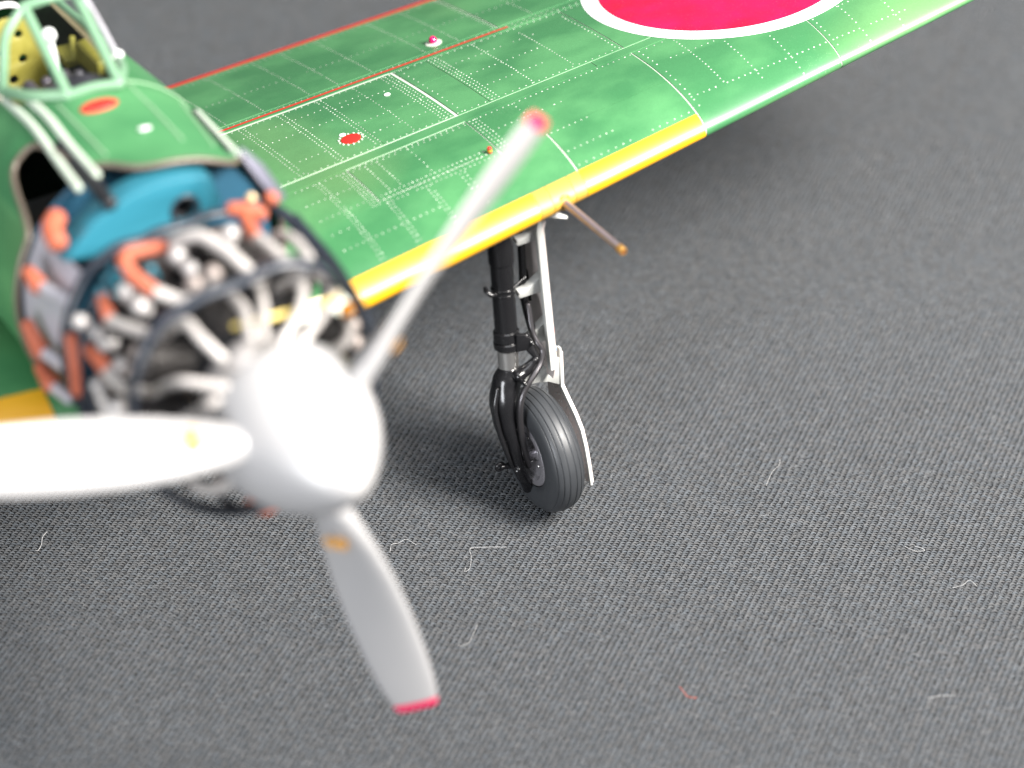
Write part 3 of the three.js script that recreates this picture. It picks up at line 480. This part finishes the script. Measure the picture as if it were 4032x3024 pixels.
// ---------------------------------------------------------------- fuselage, windscreen, cockpit
const FU = part('fuselage', plane);
const stn = [[-40, 18.6, 18.4, -18.6], [-46, 18.7, 18.7, -18.7], [-61, 18.4, 20.2, -20], [-72, 18.2, 19.6, -21], [-90, 17.4, 18.6, -21.6], [-115, 16.2, 18.2, -21.2], [-150, 13.5, 17.5, -18], [-190, 10, 14, -13]];
function body(z, th, shrink = 0) {                   // th from the top, clockwise towards the left wing
  let i = 0; while (i < stn.length - 2 && z < stn[i + 1][0]) i++;
  const A = stn[i], B = stn[i + 1], t = (z - A[0]) / (B[0] - A[0]), L = (k) => A[k] + (B[k] - A[k]) * t, w = L(1) - shrink, yt = L(2) - shrink, yb = L(3) + shrink, s = Math.sin(th), c = Math.cos(th);
  return [w * Math.sign(s) * Math.pow(Math.abs(s), 0.95), c > 0 ? yt * Math.pow(c, 0.97) : yb * -Math.pow(-c, 0.97) * -1, z];
}
{
  const nz = 150, na = 160, z0 = -46, z1 = -188, pos = [], idx = [], open = (z, x, y) => y > 0 && (z < -61.2 - (Math.abs(x) / 9) ** 2 * 9 && z > -128 && Math.abs(x) < 9.2);
  const front = (th) => { let d = Math.atan2(Math.sin(th + 0.62), Math.cos(th + 0.62)); const e = Math.atan2(Math.sin(th - 0.3), Math.cos(th - 0.3)); return z0 + 5.4 * Math.exp(-((e / 0.46) ** 6)) - 11.5 * Math.exp(-((d / 0.24) ** 4)); };   // a panel is off beside the gun trough
  for (let j = 0; j <= nz; j++) for (let i = 0; i <= na; i++) { const th = i / na * Math.PI * 2 - Math.PI, za = front(th), z = za + (z1 - za) * j / nz; pos.push(...body(z, th)); }
  const at = (k) => [pos[k * 3], pos[k * 3 + 1], pos[k * 3 + 2]];
  for (let j = 0; j < nz; j++) for (let i = 0; i < na; i++) { const a = j * (na + 1) + i, p = at(a); if (open(p[2], p[0], p[1])) continue; idx.push(a, a + 1, a + na + 1, a + 1, a + na + 2, a + na + 1); }
  const g = new THREE.BufferGeometry(); g.setAttribute('position', new THREE.Float32BufferAttribute(pos, 3)); g.setIndex(idx); g.computeVertexNormals();
  g.setAttribute('uv', new THREE.Float32BufferAttribute(Array.from({ length: pos.length / 3 }, (_, k) => [pos[k * 3 + 2] / 150, (pos[k * 3] * 0.8 + pos[k * 3 + 1]) / 75]).flat(), 2));
  mesh('fuselage_skin', g, M.green, FU);
  const rim = []; for (let k = 0; k <= 100; k++) { const th = k / 100 * Math.PI * 2 - Math.PI, q = body(front(th), th, -0.05); rim.push(q); }
  mesh('skin_edge', sweep(rim, 0.42, { seg: 200, rs: 8 }), std([0.14, 0.115, 0.09], 0.4, 0.2), FU);
  const line = (pts, r, m, n = 'panel_seam') => mesh(n, sweep(pts.map(([z, th]) => body(z, th, -0.02)), r, { rs: 8, seg: 40 }), m, FU);
  const seam = std([0.22, 0.36, 0.22], 0.5), rimM = std([0.46, 0.53, 0.44], 0.45);
  line([[-46.5, 0.365], [-55, 0.35], [-63.5, 0.345], [-70, 0.5]], 0.2, seam); line([[-63.3, -0.38], [-63, 0], [-63.3, 0.4], [-63.8, 0.8], [-64, 1.2]], 0.14, seam);
  line([[-47, -0.16], [-54, -0.18], [-61, -0.2]], 0.18, seam); line([[-46.5, 0.62], [-52, 0.66], [-60, 0.72]], 0.18, seam);
  // gun trough: two pale rims with a dark slot between them
  line([[-44, -0.30], [-52, -0.31], [-60, -0.31], [-70, -0.33]], 0.6, rimM, 'trough_rim'); line([[-44, -0.45], [-52, -0.44], [-60, -0.43], [-70, -0.44]], 0.6, rimM, 'trough_rim');
  mesh('gun_trough', sweep([[-6.6, 16.8, -38], [-6.6, 17.2, -46], [-6.7, 17.8, -54]], [0.9, 1.0, 1.0], { rs: 14 }), M.soot, FU);
  mesh('fuel_cap', aim(lathe([[0, 0], [2.0, 0], [2.0, 0.3], [1.7, 0.5], [0, 0.5]], 32).scale(1.3, 1, 0.7), [0.4, 19.55, -57.6], [0.45, 22, -57.45]), M.red, FU);
  mesh('white_stencil', new RoundedBoxGeometry(1.9, 0.3, 0.7, 2, 0.1).rotateZ(-0.28).rotateY(0.5).translate(3.4, 18.95, -49.8), M.white, FU);
  line([[-46.6, 0.86], [-52, 0.87], [-60, 0.88]], 0.6, rimM, 'side_vent'); line([[-45.8, 0.73], [-52, 0.75], [-58, 0.78]], 0.5, M.soot, 'side_slot');
}
const CA = part('canopy_frame', plane);
{
  const b = (pts, r = 0.7) => mesh('frame_bar', sweep(pts, r, { rs: 12, seg: 30 }), M.frameGreen, CA);
  const BL = [-2.2, 20.4, -61.6], BR = [4.6, 20.4, -60.4], TR = [4.8, 28.6, -73.2], TL = [-2.4, 28.6, -73.4], SR = [8.3, 18.9, -70.0], SL = [-8.0, 18.9, -71.0];
  b([BL, [1.2, 20.7, -61.1], BR]); b([BL, TL]); b([BR, TR]); b([TL, [0.5, 29, -72.8], TR]);
  b([BR, [6.8, 19.9, -64.8], SR]); b([BL, [-6.2, 19.9, -65.5], SL], 0.8);
  mesh('frame_bar', sweep([SR, [7.0, 23.4, -70.5], [5.6, 27.8, -71.2], [4.9, 30, -72]], 0.42, { rs: 12 }), M.lavender, CA); b([SL, [-7.2, 22.6, -71], [-6, 26, -71.8], TL]);
  b([SR, [8.8, 18.4, -80], [8.6, 17.9, -96]], 0.5); b([SL, [-8.8, 18.4, -80], [-8.6, 17.9, -96]], 0.5);
  mesh('frame_corner', ball([8.2, 19.6, -69.6], 0.7, 14), M.white, CA);
  const pane = (a, b2, c, d) => grid(1, 1, (u, v) => { const p = C(a).lerp(C(b2), u), q = C(d).lerp(C(c), u); return p.lerp(q, v).toArray(); });
  mesh('windscreen_pane', pane(BL, BR, TR, TL), M.clear, CA); mesh('windscreen_pane', pane(BR, SR, [7.6, 22.6, -70.4], TR), M.clear, CA);
}
const CO = part('cockpit', plane);
mesh('cockpit_tub', grid(24, 20, (u, v) => { const th = (0.18 + u * 1.64) * Math.PI; return body(-66 - 58 * v, th, 0.8); }), std([0.05, 0.05, 0.035], 0.6), CO);
mesh('cockpit_floor', new RoundedBoxGeometry(28, 1, 60, 2, 0.3).translate(0, -6, -95), M.soot, CO);
mesh('instrument_panel', plate([-9, 2, -71.5], [1, 0, 0], [0, 1, 0.1], [[0, 0], [18, 0], [17, 9], [14, 11.6], [9, 12.4], [4, 11.6], [1, 9]], 1.0, 0.2), M.soot, CO);
{ const g = []; for (const [x, y, r] of [[-5.5, 10.6, 1.3], [-2, 12, 1.2], [1.6, 12, 1.3], [5.4, 10.8, 1.2], [-3.4, 8, 1.2], [0.4, 8.6, 1.4], [4.0, 8, 1.2]]) g.push(aim(lathe([[0, 0.3], [r, 0.3], [r, 0.6], [r + 0.2, 0.6], [r + 0.2, 0], [0, 0]], 24), [x, y, -71.6], [x, y + 0.1, -74])); mesh('gauge', g, std([0.16, 0.16, 0.17], 0.35, 0.3), CO); }
mesh('coaming', sweep([[-6, 14.8, -69], [-2, 16.6, -69.6], [3, 16.6, -69.6], [7, 15.0, -69]], [[1.4, 2.2], [1.7, 3.0], [1.7, 3.0], [1.4, 2.2]], { rs: 12 }), std([0.05, 0.045, 0.06], 0.4, 0.2), CO);
mesh('gun_breech', [rod([-2.6, 15.2, -70], [-2.6, 15.2, -77], 0.9), rod([2.6, 15.2, -70], [2.6, 15.2, -77], 0.9), ball([1.0, 16.6, -73], 0.9), ball([3.8, 16.2, -74], 0.7), ball([-0.6, 16, -75], 0.8)], std([0.16, 0.14, 0.17], 0.35, 0.5), CO);
mesh('gunsight', [ball([2.2, 20.3, -79.5], 1.1, 18), rod([2.2, 19.6, -79.5], [2.2, 15, -78.5], 0.6)], M.white, CO);
mesh('seat', plate([-1.2, 6, -89], [1, 0, 0], [0, 1, -0.12], [[-2.4, 0], [5.2, 0], [5.6, 6], [4.4, 12.3], [3.6, 13.2], [0.4, 13.3], [-1.2, 12.2], [-2.6, 6]], 0.7, 0.15, [[2.4, 10.6, 0.55], [2.3, 7.0, 0.6], [-0.6, 8.6, 0.5], [0.4, 4.4, 0.6]]), M.olive, CO);
mesh('side_box', [new RoundedBoxGeometry(2.6, 3.2, 8, 2, 0.3).translate(8.4, 14.4, -80), new RoundedBoxGeometry(3, 1.4, 5, 2, 0.3).translate(7.4, 12, -88), rod([6, 14, -82], [6.6, 17.4, -83], 0.4)], M.olive, CO);
mesh('sill_rail', sweep([[8.2, 17.9, -73], [8.6, 17.6, -84], [8.6, 17.4, -98]], [[0.9, 0.3], [0.9, 0.3], [0.9, 0.3]], { rs: 10 }), M.tan, CO);
mesh('roll_bar', sweep([[-6, 12, -96], [-4.6, 17, -95.6], [-1, 18.8, -95], [2.8, 18.4, -95], [3.9, 16.8, -95], [3.8, 12, -95]], 0.42, { rs: 12, seg: 50 }), M.white, CO);
mesh('harness', plate([-4.6, 8, -87.6], [1, 0, 0], [0, 1, -0.12], [[0, 0], [1.5, 0], [1.5, 11.6], [0, 11.6]], 0.3, 0.08), std([0.62, 0.58, 0.5], 0.6), CO);

// ---------------------------------------------------------------- lint lying on the cloth
const onCloth = (name, pts, r, color, label, cat) => tag(mesh(name, sweep(pts.map(([x, z], i) => [x, 1.03 + 0.12 * (i % 2), z]), r, { rs: 6, seg: 40 }), std(color, 0.7)), label, cat);
onCloth('red_thread', [[54.2, 36.6], [54.2, 37.9], [54.2, 38.6], [54.6, 39.3], [55.2, 39.6]], 0.05, [0.42, 0.09, 0.06], 'tiny red thread on the open cloth in the lower right quarter', 'thread');
const lint = (pts, label, r = 0.022) => onCloth('lint_fibre', pts, r, [0.5, 0.5, 0.5], label, 'lint');
lint([[-11.3, -34.3], [-12.3, -33.5], [-13.1, -32.2], [-14.1, -31.2], [-14.3, -31.6]], 'pale branching lint fibre on the cloth below the sideways propeller blade', 0.045);
lint([[46.4, 1.0], [43.2, -0.6], [41.6, -1.3], [40.8, 0.4], [39.4, 2.3], [38.6, 2.5], [39.1, 1.8]], 'pale hook-shaped lint fibre on the cloth just in front of the wheel');
lint([[30.9, -6.3], [31.9, -7.5], [32.9, -7.4], [34.2, -7.4], [35.0, -5.8]], 'pale curled lint fibre beside the root of the downward propeller blade');
lint([[35.1, 12.6], [33.6, 14.1], [32.1, 15.2], [30.7, 15.0]], 'pale bent lint fibre beside the middle of the downward propeller blade');
lint([[86.8, 8.3], [89.1, 6.4], [90.9, 5.5], [91.6, 4.6]], 'nearly straight pale lint fibre on the cloth well to the right of the wheel');
lint([[99.0, 29.6], [99.7, 30.7], [99.8, 31.0], [98.4, 30.5], [97.7, 28.9]], 'small looped pale lint fibre near the right edge of the cloth');
lint([[99.0, 39.3], [100.6, 39.6], [102.0, 39.2], [102.2, 40.8]], 'wavy pale lint fibre near the right edge, below the looped one');
lint([[83.5, 55.2], [85.3, 55.8], [87.2, 56.7]], 'short straight pale lint fibre close to the bottom right corner');
renderer.render(scene, camera);
